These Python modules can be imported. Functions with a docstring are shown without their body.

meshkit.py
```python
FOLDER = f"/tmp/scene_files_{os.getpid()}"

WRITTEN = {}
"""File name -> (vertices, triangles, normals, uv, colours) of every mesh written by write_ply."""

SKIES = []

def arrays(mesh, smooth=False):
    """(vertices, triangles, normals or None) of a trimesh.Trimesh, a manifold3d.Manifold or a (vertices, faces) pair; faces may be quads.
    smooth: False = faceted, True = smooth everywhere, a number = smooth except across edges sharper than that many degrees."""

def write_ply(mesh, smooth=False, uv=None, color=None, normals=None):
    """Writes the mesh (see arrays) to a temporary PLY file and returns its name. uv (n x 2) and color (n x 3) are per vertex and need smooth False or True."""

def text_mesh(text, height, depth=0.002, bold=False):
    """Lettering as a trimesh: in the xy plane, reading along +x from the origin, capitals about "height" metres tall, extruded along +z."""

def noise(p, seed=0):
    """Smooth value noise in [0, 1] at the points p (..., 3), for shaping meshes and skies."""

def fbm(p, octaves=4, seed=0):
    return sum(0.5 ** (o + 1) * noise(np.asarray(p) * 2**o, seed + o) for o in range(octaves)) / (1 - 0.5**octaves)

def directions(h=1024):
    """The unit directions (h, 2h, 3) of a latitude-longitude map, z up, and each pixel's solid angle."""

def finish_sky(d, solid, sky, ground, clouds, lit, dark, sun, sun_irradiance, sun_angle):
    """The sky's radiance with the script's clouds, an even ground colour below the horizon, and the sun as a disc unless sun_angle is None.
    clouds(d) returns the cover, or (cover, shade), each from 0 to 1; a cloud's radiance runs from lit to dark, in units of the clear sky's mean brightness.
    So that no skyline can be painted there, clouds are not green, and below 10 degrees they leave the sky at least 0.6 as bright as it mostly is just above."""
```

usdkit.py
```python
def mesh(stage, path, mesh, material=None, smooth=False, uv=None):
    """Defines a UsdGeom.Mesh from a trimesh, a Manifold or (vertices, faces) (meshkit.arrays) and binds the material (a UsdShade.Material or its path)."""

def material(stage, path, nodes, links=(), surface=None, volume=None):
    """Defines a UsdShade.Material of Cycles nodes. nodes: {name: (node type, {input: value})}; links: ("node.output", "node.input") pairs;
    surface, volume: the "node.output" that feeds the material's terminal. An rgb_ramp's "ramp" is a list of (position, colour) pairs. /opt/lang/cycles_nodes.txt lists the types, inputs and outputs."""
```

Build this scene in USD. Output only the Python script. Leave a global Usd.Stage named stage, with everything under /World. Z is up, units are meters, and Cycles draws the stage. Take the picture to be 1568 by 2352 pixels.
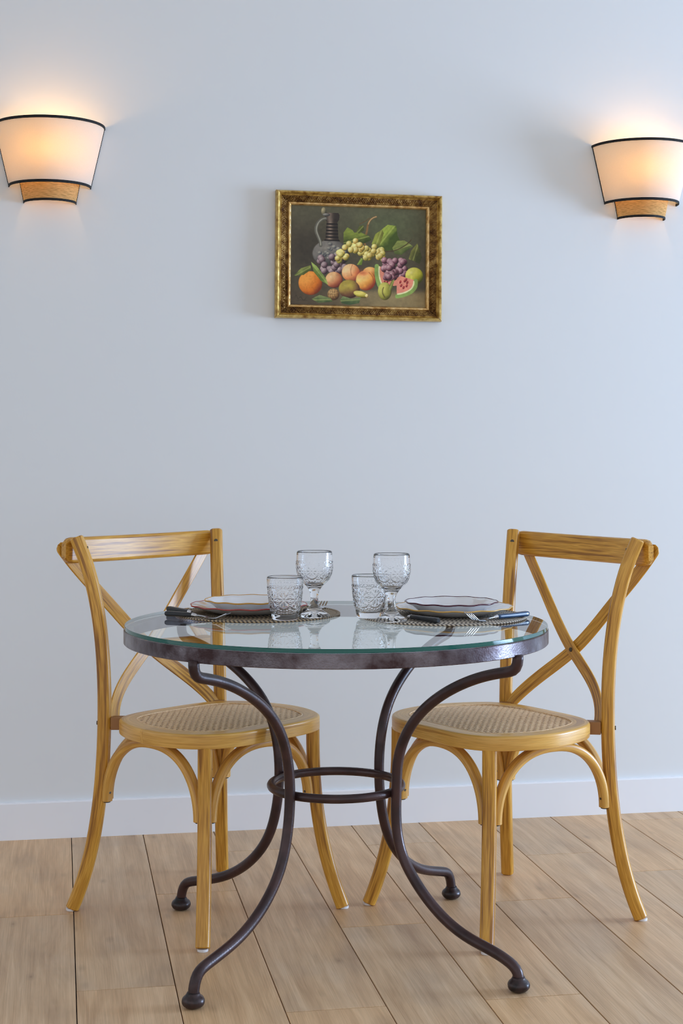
import math, random
import numpy as np, trimesh, usdkit
from scipy.interpolate import CubicSpline, splprep, splev
from scipy.spatial import cKDTree
from shapely.geometry import Polygon, LineString
from pxr import Usd, UsdGeom, UsdLux, UsdShade, Gf, Sdf, Vt

random.seed(4); RNG = np.random.default_rng(4)
PI = math.pi
stage = Usd.Stage.CreateInMemory()
UsdGeom.SetStageUpAxis(stage, UsdGeom.Tokens.z); UsdGeom.SetStageMetersPerUnit(stage, 1.0)
UsdGeom.Xform.Define(stage, '/World'); UsdGeom.Scope.Define(stage, '/World/Looks')

# ------------------------------------------------------------------ camera, light, exposure
# world: back wall is the plane y = 0, the room lies at y < 0, x to the right, floor z = 0
FPX, CY, YAW, CAM_D, CAM_H = 3595.2, 1021.9, 0.17816, 4.5811, 1.13
cam = UsdGeom.Camera.Define(stage, '/World/camera')
cam.CreateHorizontalApertureAttr(24.0); cam.CreateVerticalApertureAttr(36.0)
cam.CreateFocalLengthAttr(24.0 * FPX / 1568)
cam.CreateVerticalApertureOffsetAttr((CY - 1176) / 1568 * 24.0)
cam.CreateClippingRangeAttr(Gf.Vec2f(0.05, 60))
cam.CreateExposureAttr(0.0)
cam.AddTranslateOp().Set(Gf.Vec3d(0, -CAM_D, CAM_H))
cam.AddRotateZOp().Set(-math.degrees(YAW)); cam.AddRotateXOp().Set(90.0)

dome = UsdLux.DomeLight.Define(stage, '/World/room_light')
dome.CreateIntensityAttr(0.285); dome.CreateColorAttr(Gf.Vec3f(0.925, 0.985, 1.055))
win = UsdLux.RectLight.Define(stage, '/World/daylight_window')
win.CreateWidthAttr(1.6); win.CreateHeightAttr(1.9)
win.CreateIntensityAttr(27.0); win.CreateColorAttr(Gf.Vec3f(0.66, 0.93, 1.34))
win.AddTranslateOp().Set(Gf.Vec3d(6.5, -1.6, 0.98)); win.AddRotateZOp().Set(90.0); win.AddRotateXOp().Set(90.0)

# ------------------------------------------------------------------ helpers
USED = {}
def numbered(parent, name):
    k = USED.get((parent, name), -1) + 1; USED[(parent, name)] = k
    return name if k == 0 else f'{name}_{k:03d}'
def path_of(parent): return '/World' if parent is None else str(parent.GetPath())
def tag(prim, label=None, cat=None, group=None, kind=None):
    for k, v in (('label', label), ('category', cat), ('group', group), ('kind', kind)):
        if v: prim.SetCustomDataByKey(k, v)
    return prim
def thing(name, label=None, cat=None, loc=(0, 0, 0), rotz=0.0, group=None, kind=None, parent=None):
    pp = path_of(parent)
    x = UsdGeom.Xform.Define(stage, f'{pp}/{numbered(pp, name)}')
    x.AddTranslateOp().Set(Gf.Vec3d(*map(float, loc))); x.AddRotateZOp().Set(math.degrees(rotz))
    return tag(x.GetPrim(), label, cat, group, kind)
def copy_of(root, label, loc, rotz=0.0, group=None):
    r = thing(root.GetName(), label, root.GetCustomDataByKey('category'), loc, rotz, group or root.GetCustomDataByKey('group'))
    r.GetReferences().AddInternalReference(root.GetPath()); r.SetInstanceable(True)
    return r
def obj(name, mesh, mat, parent=None, smooth=35, attrs=None, label=None, cat=None, group=None, kind=None):
    """One Mesh prim; attrs = {primvar: (n x 3 values per vertex of mesh)}."""
    pp = path_of(parent)
    if attrs is not None and not isinstance(mesh, trimesh.Trimesh): mesh = trimesh.Trimesh(*mesh, process=False)
    m = usdkit.mesh(stage, f'{pp}/{numbered(pp, name)}', mesh, MAT[mat], smooth=smooth)
    if attrs:
        pts = np.array(m.GetPointsAttr().Get()); src = np.asarray(mesh.vertices)
        idx = None if len(pts) == len(src) else cKDTree(src).query(pts)[1]
        for k, val in attrs.items():
            val = np.asarray(val, np.float32); val = val if idx is None else val[idx]
            UsdGeom.PrimvarsAPI(m).CreatePrimvar(k, Sdf.ValueTypeNames.Float3Array if k == 'rest' else Sdf.ValueTypeNames.Color3fArray, 'vertex').Set(Vt.Vec3fArray.FromNumpy(val))
    return tag(m.GetPrim(), label, cat, group, kind)
def bar(name, built, mat, parent, seed=0, smooth=35, **k):
    (v, f, rest) = built
    return obj(name, trimesh.Trimesh(v, f, process=False), mat, parent, smooth, {'rest': rest + np.array([.37, .61, .83]) * seed}, **k)
def cat_(*ms): return trimesh.util.concatenate(ms)

def rrect(w, h, r, k=3):
    r = min(r, w / 2 - 1e-5, h / 2 - 1e-5); out = []
    for cx, cy, a0 in ((w/2-r, h/2-r, 0), (-w/2+r, h/2-r, 90), (-w/2+r, -h/2+r, 180), (w/2-r, -h/2+r, 270)):
        for a in np.linspace(a0, a0 + 90, k + 1): out.append((cx + r*math.cos(math.radians(a)), cy + r*math.sin(math.radians(a))))
    return np.array(out)
def circ(r, n=20):
    a = np.arange(n) * 2 * PI / n; return np.stack([r*np.cos(a), r*np.sin(a)], 1)
def sweep(path, section, ref=(0, 0, 1), closed=False, scale=None, chamfer=0.0):
    """(vertices, faces, rest): rest is the vertex in the straightened bar, length along z."""
    p = np.asarray(path, float); sec = np.asarray(section, float)
    sc = np.ones(len(p)) if scale is None else np.asarray(scale, float)
    if chamfer and not closed:
        half = np.abs(sec).max(); d0 = p[1]-p[0]; d1 = p[-1]-p[-2]
        p = np.vstack([p[:1], p[:1] + d0/np.linalg.norm(d0)*chamfer, p[1:-1], p[-1:] - d1/np.linalg.norm(d1)*chamfer, p[-1:]])
        sc = np.concatenate([[sc[0]*(1-chamfer/half)], sc[:1], sc[1:-1], sc[-1:], [sc[-1]*(1-chamfer/half)]])
    n, m = len(p), len(sec)
    if closed: t = np.roll(p, -1, 0) - np.roll(p, 1, 0)
    else: t = np.gradient(p, axis=0)
    t /= np.linalg.norm(t, axis=1, keepdims=True)
    ref = np.broadcast_to(np.asarray(ref, float), p.shape)
    n1 = ref - (ref*t).sum(1, keepdims=True)*t; n1 /= np.linalg.norm(n1, axis=1, keepdims=True); n2 = np.cross(t, n1)
    S = sec[None]*sc[:, None, None]
    v = p[:, None] + S[..., :1]*n1[:, None] + S[..., 1:]*n2[:, None]
    s = np.concatenate([[0], np.cumsum(np.linalg.norm(np.diff(p, axis=0), axis=1))])
    rest = np.concatenate([S, np.broadcast_to(s[:, None, None], (n, m, 1))], 2)
    rows = n if closed else n - 1
    i, j = np.meshgrid(np.arange(rows), np.arange(m), indexing='ij'); i2 = (i+1) % n; j2 = (j+1) % m
    q = np.stack([i*m+j, i*m+j2, i2*m+j2, i2*m+j], -1).reshape(-1, 4)
    f = np.vstack([q[:, [0, 1, 2]], q[:, [0, 2, 3]]]); v = v.reshape(-1, 3); rest = rest.reshape(-1, 3)
    if not closed:
        k = len(v); v = np.vstack([v, p[0], p[-1]]); rest = np.vstack([rest, [0, 0, 0], [0, 0, s[-1]]])
        a = np.arange(m); b = (a+1) % m
        f = np.vstack([f, np.stack([b, a, np.full(m, k)], 1), np.stack([(n-1)*m+a, (n-1)*m+b, np.full(m, k+1)], 1)])
    return v, f, rest
def T(built): return trimesh.Trimesh(built[0], built[1], process=False)
def spline(pts, n=60):
    pts = np.asarray(pts, float); s = np.concatenate([[0], np.cumsum(np.linalg.norm(np.diff(pts, axis=0), axis=1))])
    return CubicSpline(s, pts)(np.linspace(0, s[-1], n))
def smooth_path(pts, n=80, s=0.0):
    tck, _ = splprep(np.asarray(pts, float).T, s=s, k=3); return np.stack(splev(np.linspace(0, 1, n), tck), 1)
def lathe(profile, n=96, closed_profile=False):
    """Revolve (r, z) points about z; r = 0 ends are closed."""
    pr = np.asarray(profile, float); a = np.arange(n)*2*PI/n
    v = np.stack([pr[:, None, 0]*np.cos(a), pr[:, None, 0]*np.sin(a), np.broadcast_to(pr[:, 1:], (len(pr), n))], -1)
    m = len(pr); rows = m if closed_profile else m - 1
    i, j = np.meshgrid(np.arange(rows), np.arange(n), indexing='ij'); i2 = (i+1) % m; j2 = (j+1) % n
    q = np.stack([i*n+j, i*n+j2, i2*n+j2, i2*n+j], -1).reshape(-1, 4)
    return v, np.vstack([q[:, [0, 1, 2]], q[:, [0, 2, 3]]])
def disc(r, z0, z1, n=32, b=0.001):
    v, f = lathe([(1e-5, z0), (r-b, z0), (r, z0+b), (r, z1-b), (r-b, z1), (1e-5, z1)], n); return trimesh.Trimesh(v.reshape(-1, 3), f, process=False)
def sphere(r, c, s=(1, 1, 1), sub=2):
    m = trimesh.creation.icosphere(subdivisions=sub, radius=r); m.vertices = m.vertices*np.array(s) + np.array(c); return m
def orient(mesh, a, b):
    """Copy of a mesh built along +z moved so that its z axis runs from a towards b."""
    z = np.asarray(b, float)-np.asarray(a, float); z /= np.linalg.norm(z)
    M = trimesh.geometry.align_vectors([0, 0, 1], z); M[:3, 3] = a
    return mesh.copy().apply_transform(M)
def box(w, d, h, c=(0, 0, 0), b=0.001):
    """Box with chamfered edges."""
    x, y, z = w/2, d/2, h/2; pts = []
    for sx in (-1, 1):
        for sy in (-1, 1):
            for sz in (-1, 1):
                pts += [(sx*(x-b), sy*(y-b), sz*z), (sx*(x-b), sy*y, sz*(z-b)), (sx*x, sy*(y-b), sz*(z-b))]
    m = trimesh.convex.convex_hull(np.array(pts)); m.vertices = m.vertices + np.array(c); return m

# ------------------------------------------------------------------ materials
MAT = {}
def mat(name, nodes, links=(), surface='p.BSDF', volume=None):
    MAT[name] = usdkit.material(stage, f'/World/Looks/{name}', nodes, links, surface, volume)
def plain(name, color, rough=0.5, **k):
    mat(name, {'p': ('principled_bsdf', {'base_color': color, 'roughness': rough, **k})})

# painted plaster
mat('wall_paint', {'g': ('geometry', {}), 'n': ('noise_texture', {'scale': 140., 'detail': 3.}), 'b': ('bump', {'strength': 0.04, 'distance': 0.002}),
                   'p': ('principled_bsdf', {'base_color': (0.76, 0.765, 0.765), 'roughness': 0.55, 'specular_ior_level': 0.3})},
    [('g.position', 'n.vector'), ('n.fac', 'b.height'), ('b.normal', 'p.normal')])
plain('ceiling_paint', (0.80, 0.78, 0.75), 0.7)
plain('trim_paint', (0.86, 0.855, 0.875), 0.35)
plain('subfloor', (0.05, 0.04, 0.035), 0.8)

def wood(name, dark, mid, light, ring=1.0, rough=0.33, coat=0.1):
    """Bent ash / elm: growth rings stretched along the bar (rest coordinates, z = length) and fine pores."""
    mat(name, {'a': ('attribute', {'attribute': 'rest'}),
        'm': ('mapping', {'scale': (1., 1., 0.04)}), 'd': ('noise_texture', {'scale': 26., 'detail': 2.}),
        'add': ('vector_math', {'math_type': 'multiply_add', 'vector2': (0.022, 0.022, 0.0)}),
        'w': ('noise_texture', {'scale': 95.*ring, 'detail': 3., 'roughness': 0.55}),
        'm2': ('mapping', {'scale': (900., 900., 26.)}), 'f': ('noise_texture', {'scale': 1., 'detail': 3.}),
        'm3': ('mapping', {'scale': (9., 9., 3.)}), 'g': ('noise_texture', {'scale': 1., 'detail': 2.}),
        'r': ('rgb_ramp', {'ramp': [(0.28, dark), (0.36, dark), (0.44, mid), (0.51, light), (0.57, mid), (0.60, mid), (0.68, light), (0.8, mid)]}),
        'r2': ('rgb_ramp', {'ramp': [(0.3, (0.72, 0.68, 0.6)), (0.62, (1.0, 1.0, 1.0))]}),
        'r3': ('rgb_ramp', {'ramp': [(0.3, (0.84, 0.78, 0.7)), (0.65, (1.06, 1.04, 1.02))]}),
        'x': ('mix', {'mix_type': 'multiply', 'fac': 0.75}), 'x2': ('mix', {'mix_type': 'multiply', 'fac': 0.9}),
        'p': ('principled_bsdf', {'roughness': rough, 'coat_weight': coat, 'coat_roughness': 0.2})},
        [('a.vector', 'm.vector'), ('m.vector', 'd.vector'), ('d.color', 'add.vector1'), ('m.vector', 'add.vector3'), ('add.vector', 'w.vector'),
         ('a.vector', 'm2.vector'), ('m2.vector', 'f.vector'), ('a.vector', 'm3.vector'), ('m3.vector', 'g.vector'),
         ('w.fac', 'r.fac'), ('f.fac', 'r2.fac'), ('g.fac', 'r3.fac'),
         ('r.color', 'x.color1'), ('r2.color', 'x.color2'), ('x.color', 'x2.color1'), ('r3.color', 'x2.color2'), ('x2.color', 'p.base_color')])
wood('honey_wood', (0.34, 0.142, 0.015), (0.62, 0.305, 0.036), (0.80, 0.445, 0.072))
wood('pale_honey_wood', (0.54, 0.265, 0.05), (0.74, 0.41, 0.088), (0.83, 0.495, 0.13), ring=0.7)
plain('end_grain', (0.34, 0.155, 0.05), 0.5)
plain('bolt_metal', (0.09, 0.075, 0.06), 0.35, metallic=0.7)
plain('black_plastic', (0.012, 0.011, 0.011), 0.4)
plain('white_plastic', (0.75, 0.74, 0.76), 0.35)

def cane(name, c1, c2):
    mat(name, {'g': ('texture_coordinate', {}), 'n': ('noise_texture', {'scale': 160., 'detail': 2.}), 'r': ('rgb_ramp', {'ramp': [(0.3, c1), (0.7, c2)]}),
               'p': ('principled_bsdf', {'roughness': 0.5})}, [('g.object', 'n.vector'), ('n.fac', 'r.fac'), ('r.color', 'p.base_color')])
cane('cane', (0.74, 0.47, 0.23), (0.92, 0.66, 0.41))
cane('cane_dark', (0.72, 0.45, 0.23), (0.90, 0.63, 0.39))
plain('cane_backing', (0.66, 0.42, 0.22), 0.8)

# laminate oak
def oak(name, shift):
    k = np.array(shift)
    mat(name, {'a': ('attribute', {'attribute': 'rest'}),
        'm': ('mapping', {'scale': (1., 0.16, 1.)}), 'd': ('noise_texture', {'scale': 9., 'detail': 3., 'roughness': 0.55}),
        'add': ('vector_math', {'math_type': 'multiply_add', 'vector2': (0.09, 0.0, 0.0)}),
        'm1': ('mapping', {'scale': (1., 0.065, 1.)}),
        'w': ('noise_texture', {'scale': 34., 'detail': 5., 'roughness': 0.6, 'distortion': 0.25}),
        'm2': ('mapping', {'scale': (420., 5., 1.)}), 'f': ('noise_texture', {'scale': 1., 'detail': 3.}),
        'm3': ('mapping', {'scale': (9., 4.5, 1.)}), 'g': ('noise_texture', {'scale': 1., 'detail': 3.}),
        'm4': ('mapping', {'scale': (11., 4.6, 1.)}), 'v': ('voronoi_texture', {'scale': 1., 'randomness': 1.0}),
        'r': ('rgb_ramp', {'ramp': [(0.26, tuple(k*(0.50, 0.305, 0.165))), (0.5, tuple(k*(0.66, 0.435, 0.25))), (0.74, tuple(k*(0.79, 0.555, 0.345)))]}),
        'r2': ('rgb_ramp', {'ramp': [(0.3, (0.86, 0.84, 0.81)), (0.65, (1.03, 1.03, 1.03))]}),
        'r3': ('rgb_ramp', {'ramp': [(0.34, (0.90, 0.91, 0.94)), (0.48, (1., 1., 1.)), (0.7, (1.04, 1.02, 0.99))]}),
        'r4': ('rgb_ramp', {'ramp': [(0.0, (0.62, 0.58, 0.57)), (0.04, (0.82, 0.81, 0.81)), (0.14, (1., 1., 1.))]}),
        'x': ('mix', {'mix_type': 'multiply', 'fac': 1.0}), 'x2': ('mix', {'mix_type': 'multiply', 'fac': 1.0}), 'x3': ('mix', {'mix_type': 'multiply', 'fac': 1.0}),
        'bu': ('bump', {'strength': 0.15, 'distance': 0.001}),
        'p': ('principled_bsdf', {'roughness': 0.42, 'specular_ior_level': 0.32})},
        [('a.vector', 'm.vector'), ('m.vector', 'd.vector'), ('a.vector', 'm1.vector'), ('d.color', 'add.vector1'), ('m1.vector', 'add.vector3'), ('add.vector', 'w.vector'),
         ('a.vector', 'm2.vector'), ('m2.vector', 'f.vector'), ('a.vector', 'm3.vector'), ('m3.vector', 'g.vector'), ('add.vector', 'm4.vector'), ('a.vector', 'm4.vector'), ('m4.vector', 'v.vector'),
         ('w.fac', 'r.fac'), ('f.fac', 'r2.fac'), ('g.fac', 'r3.fac'), ('v.distance', 'r4.fac'),
         ('r.color', 'x.color1'), ('r2.color', 'x.color2'), ('x.color', 'x2.color1'), ('r3.color', 'x2.color2'), ('x2.color', 'x3.color1'), ('r4.color', 'x3.color2'), ('x3.color', 'p.base_color'),
         ('f.fac', 'bu.height'), ('bu.normal', 'p.normal')])
oak('oak_laminate', (1., 1., 1.)); oak('oak_laminate_warm', (1.04, 1.01, 0.96)); oak('oak_laminate_grey', (0.95, 0.97, 1.0))

# table iron, glass
def iron(name, c1, c2, r1, r2, scale, metal):
    mat(name, {'g': ('texture_coordinate', {}), 'n': ('noise_texture', {'scale': scale, 'detail': 5., 'roughness': 0.65}), 'n2': ('noise_texture', {'scale': 240., 'detail': 2.}),
               'c': ('rgb_ramp', {'ramp': [(0.4, c1), (0.62, c2)]}), 'ro': ('map_range', {'from_min': 0.35, 'from_max': 0.65, 'to_min': r1, 'to_max': r2}),
               'b': ('bump', {'strength': 0.25, 'distance': 0.001}), 'p': ('principled_bsdf', {'metallic': metal})},
        [('g.object', 'n.vector'), ('g.object', 'n2.vector'), ('n.fac', 'c.fac'), ('n.fac', 'ro.value'), ('ro.result', 'p.roughness'), ('c.color', 'p.base_color'), ('n2.fac', 'b.height'), ('b.normal', 'p.normal')])
iron('brown_iron', (0.032, 0.0155, 0.0165), (0.062, 0.030, 0.030), 0.38, 0.26, 18., 0.25)
iron('dark_iron', (0.012, 0.010, 0.012), (0.05, 0.030, 0.030), 0.38, 0.28, 40., 0.3)
iron('rim_iron', (0.048, 0.024, 0.026), (0.19, 0.165, 0.185), 0.36, 0.20, 9., 0.7)
mat('table_glass', {'g': ('geometry', {}), 'f': ('fresnel', {'IOR': 1.55}), 'i': ('math', {'math_type': 'subtract', 'value1': 1.0}), 'm': ('math', {'math_type': 'multiply'}),
                    't': ('transparent_bsdf', {'color': (0.93, 0.975, 0.965)}), 'gl': ('glossy_bsdf', {'roughness': 0.0, 'color': (1., 1., 1.)}), 'x': ('mix_closure', {})},
    [('g.backfacing', 'i.value2'), ('i.value', 'm.value1'), ('f.fac', 'm.value2'), ('m.value', 'x.fac'), ('t.BSDF', 'x.closure1'), ('gl.BSDF', 'x.closure2')], 'x.closure')
mat('green_glass_edge', {'p': ('principled_bsdf', {'base_color': (0.001, 0.085, 0.065), 'roughness': 0.06, 'transmission_weight': 0.1, 'ior': 1.5})})
mat('clear_glass', {'p': ('principled_bsdf', {'base_color': (0.985, 0.99, 1.0), 'roughness': 0.0, 'transmission_weight': 1.0, 'ior': 1.47})})

# lamps
def fabric(name, col, tr, sc, dark):
    mat(name, {'g': ('texture_coordinate', {}), 'm': ('mapping', {'scale': sc}), 'n': ('noise_texture', {'scale': 1., 'detail': 2.}), 'r': ('rgb_ramp', {'ramp': [(0.3, dark), (0.6, (1., 1., 1.))]}),
               'c': ('mix', {'mix_type': 'multiply', 'fac': 1.0, 'color1': col}), 'ct': ('mix', {'mix_type': 'multiply', 'fac': 1.0, 'color1': tr}),
               'd': ('diffuse_bsdf', {}), 't': ('translucent_bsdf', {}), 'x': ('mix_closure', {'fac': 0.42})},
        [('g.object', 'm.vector'), ('m.vector', 'n.vector'), ('n.fac', 'r.fac'), ('r.color', 'c.color2'), ('r.color', 'ct.color2'), ('c.color', 'd.color'), ('ct.color', 't.color'), ('d.BSDF', 'x.closure1'), ('t.BSDF', 'x.closure2')], 'x.closure')
fabric('shade_linen', (0.86, 0.83, 0.79), (0.84, 0.74, 0.54), (500., 500., 500.), (0.97, 0.97, 0.97))
fabric('raffia', (0.80, 0.58, 0.27), (0.85, 0.58, 0.24), (70., 70., 900.), (0.62, 0.55, 0.45))
plain('black_braid', (0.004, 0.003, 0.003), 0.8)
mat('bulb_glow', {'e': ('emission', {'color': (1.0, 0.55, 0.18), 'strength': 34.0})}, (), 'e.emission')

# tableware
plain('porcelain', (0.80, 0.79, 0.80), 0.12, coat_weight=0.4)
plain('rim_ochre', (0.56, 0.28, 0.04), 0.25); plain('rim_rose', (0.40, 0.06, 0.05), 0.25)
plain('rim_gold', (0.66, 0.38, 0.10), 0.25); plain('rim_maroon', (0.07, 0.008, 0.022), 0.2)
plain('steel', (0.62, 0.62, 0.64), 0.16, metallic=1.0)
plain('handle_black', (0.012, 0.014, 0.018), 0.35); plain('handle_navy', (0.012, 0.045, 0.11), 0.2)
mat('woven_fibre', {'a': ('attribute', {'attribute': 'tint'}), 'p': ('principled_bsdf', {'roughness': 0.7})}, [('a.color', 'p.base_color')])

# picture
def gilt(name, c1, c2, c3, rough):
    mat(name, {'g': ('texture_coordinate', {}), 'n': ('noise_texture', {'scale': 45., 'detail': 5., 'roughness': 0.7}), 'c': ('rgb_ramp', {'ramp': [(0.34, c1), (0.48, c2), (0.66, c3)]}),
               'p': ('principled_bsdf', {'metallic': 0.65, 'roughness': rough})}, [('g.object', 'n.vector'), ('n.fac', 'c.fac'), ('c.color', 'p.base_color')])
gilt('gilt', (0.24, 0.11, 0.022), (0.52, 0.33, 0.08), (0.80, 0.58, 0.21), 0.34)
gilt('gilt_antique', (0.085, 0.032, 0.010), (0.22, 0.11, 0.028), (0.46, 0.29, 0.09), 0.36)
gilt('gilt_pale', (0.42, 0.20, 0.06), (0.68, 0.42, 0.15), (0.88, 0.62, 0.29), 0.36)
mat('print', {'a': ('attribute', {'attribute': 'tint'}), 'p': ('principled_bsdf', {'roughness': 0.45, 'specular_ior_level': 0.35})}, [('a.color', 'p.base_color')])
plain('backing_board', (0.14, 0.09, 0.05), 0.8)

# ------------------------------------------------------------------ the room
obj('wall_back', box(9.0, 0.12, 3.3, (0.9, 0.06, 1.65), 0.002), 'wall_paint', smooth=False, label='plain pale grey painted wall behind the table', kind='structure')
bb = [(0.0, 0.0), (-0.013, 0.0), (-0.013, 0.1025), (-0.0115, 0.1055), (-0.009, 0.1066), (0.0, 0.1066)]
v = np.array([(x, y, z) for x in (-3.6, 5.4) for y, z in bb]); nb = len(bb)
f = [(i, (i+1) % nb, nb+(i+1) % nb, nb+i) for i in range(nb)]
f = [t for q in f for t in ((q[0], q[2], q[1]), (q[0], q[3], q[2]))] + [(0, i, i+1) for i in range(1, nb-1)] + [(nb, nb+i+1, nb+i) for i in range(1, nb-1)]
obj('baseboard_back', (v, np.array(f)), 'trim_paint', smooth=False, label='white baseboard along the foot of the wall', kind='structure')
obj('ceiling', box(9.0, 5.2, 0.08, (0.9, -2.6, 2.86), 0.002), 'ceiling_paint', smooth=False, label='plain white ceiling above the room', kind='structure')
floor = thing('floor', 'oak laminate floor of wide planks running up to the wall', kind='structure')
obj('subfloor', box(9.0, 5.2, 0.06, (0.9, -2.55, -0.042), 0.002), 'subfloor', floor, smooth=False)
PX0, PW, PL, GAP, PT = 0.0338, 0.2047, 1.25, 0.0010, 0.011
JOINT = {-1: -0.754, 0: -1.298-1.25+1.25, 1: -0.627, 2: -0.244, 3: -0.974, 4: -0.246, 5: -0.836, 6: -0.431, 7: -0.638, 8: -0.099}
def plank(x0, x1, y0, y1, seed):
    b = 0.0009
    pr = [(b, 0.0), (0, -b), (0, -PT)]
    loops = []
    for ins, z in pr: loops.append([(x0+ins, y0+ins, z), (x1-ins, y0+ins, z), (x1-ins, y1-ins, z), (x0+ins, y1-ins, z)])
    v = np.array(loops).reshape(-1, 3); f = [(0, 1, 2), (0, 2, 3)]
    for r in range(2):
        for j in range(4):
            a, b2 = r*4+j, r*4+(j+1) % 4; f += [(a, a+4, b2+4), (a, b2+4, b2)]
    f += [(8, 10, 9), (8, 11, 10)]
    rest = v - [x0, y0, 0] + [seed*1.731 % 17, seed*2.417 % 23, seed*0.77 % 7]
    obj('plank', trimesh.Trimesh(v, np.array(f), process=False), ('oak_laminate', 'oak_laminate_warm', 'oak_laminate_grey')[seed % 3], floor, False, {'rest': rest})
sd = 0
for k in range(-7, 15):
    x0, x1 = PX0 + k*PW + GAP, PX0 + (k+1)*PW - GAP
    j = JOINT.get(k, -random.uniform(0.1, 1.2)); ys = [0.0]
    while j > -0.06: j -= PL
    while j + PL < -0.06: j += PL
    while j > -4.4: ys.append(j); j -= PL
    ys.append(-5.0)
    for a, b in zip(ys[:-1], ys[1:]):
        sd += 1; plank(x0, x1, b + 0.0015, a - 0.0015, sd)

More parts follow.
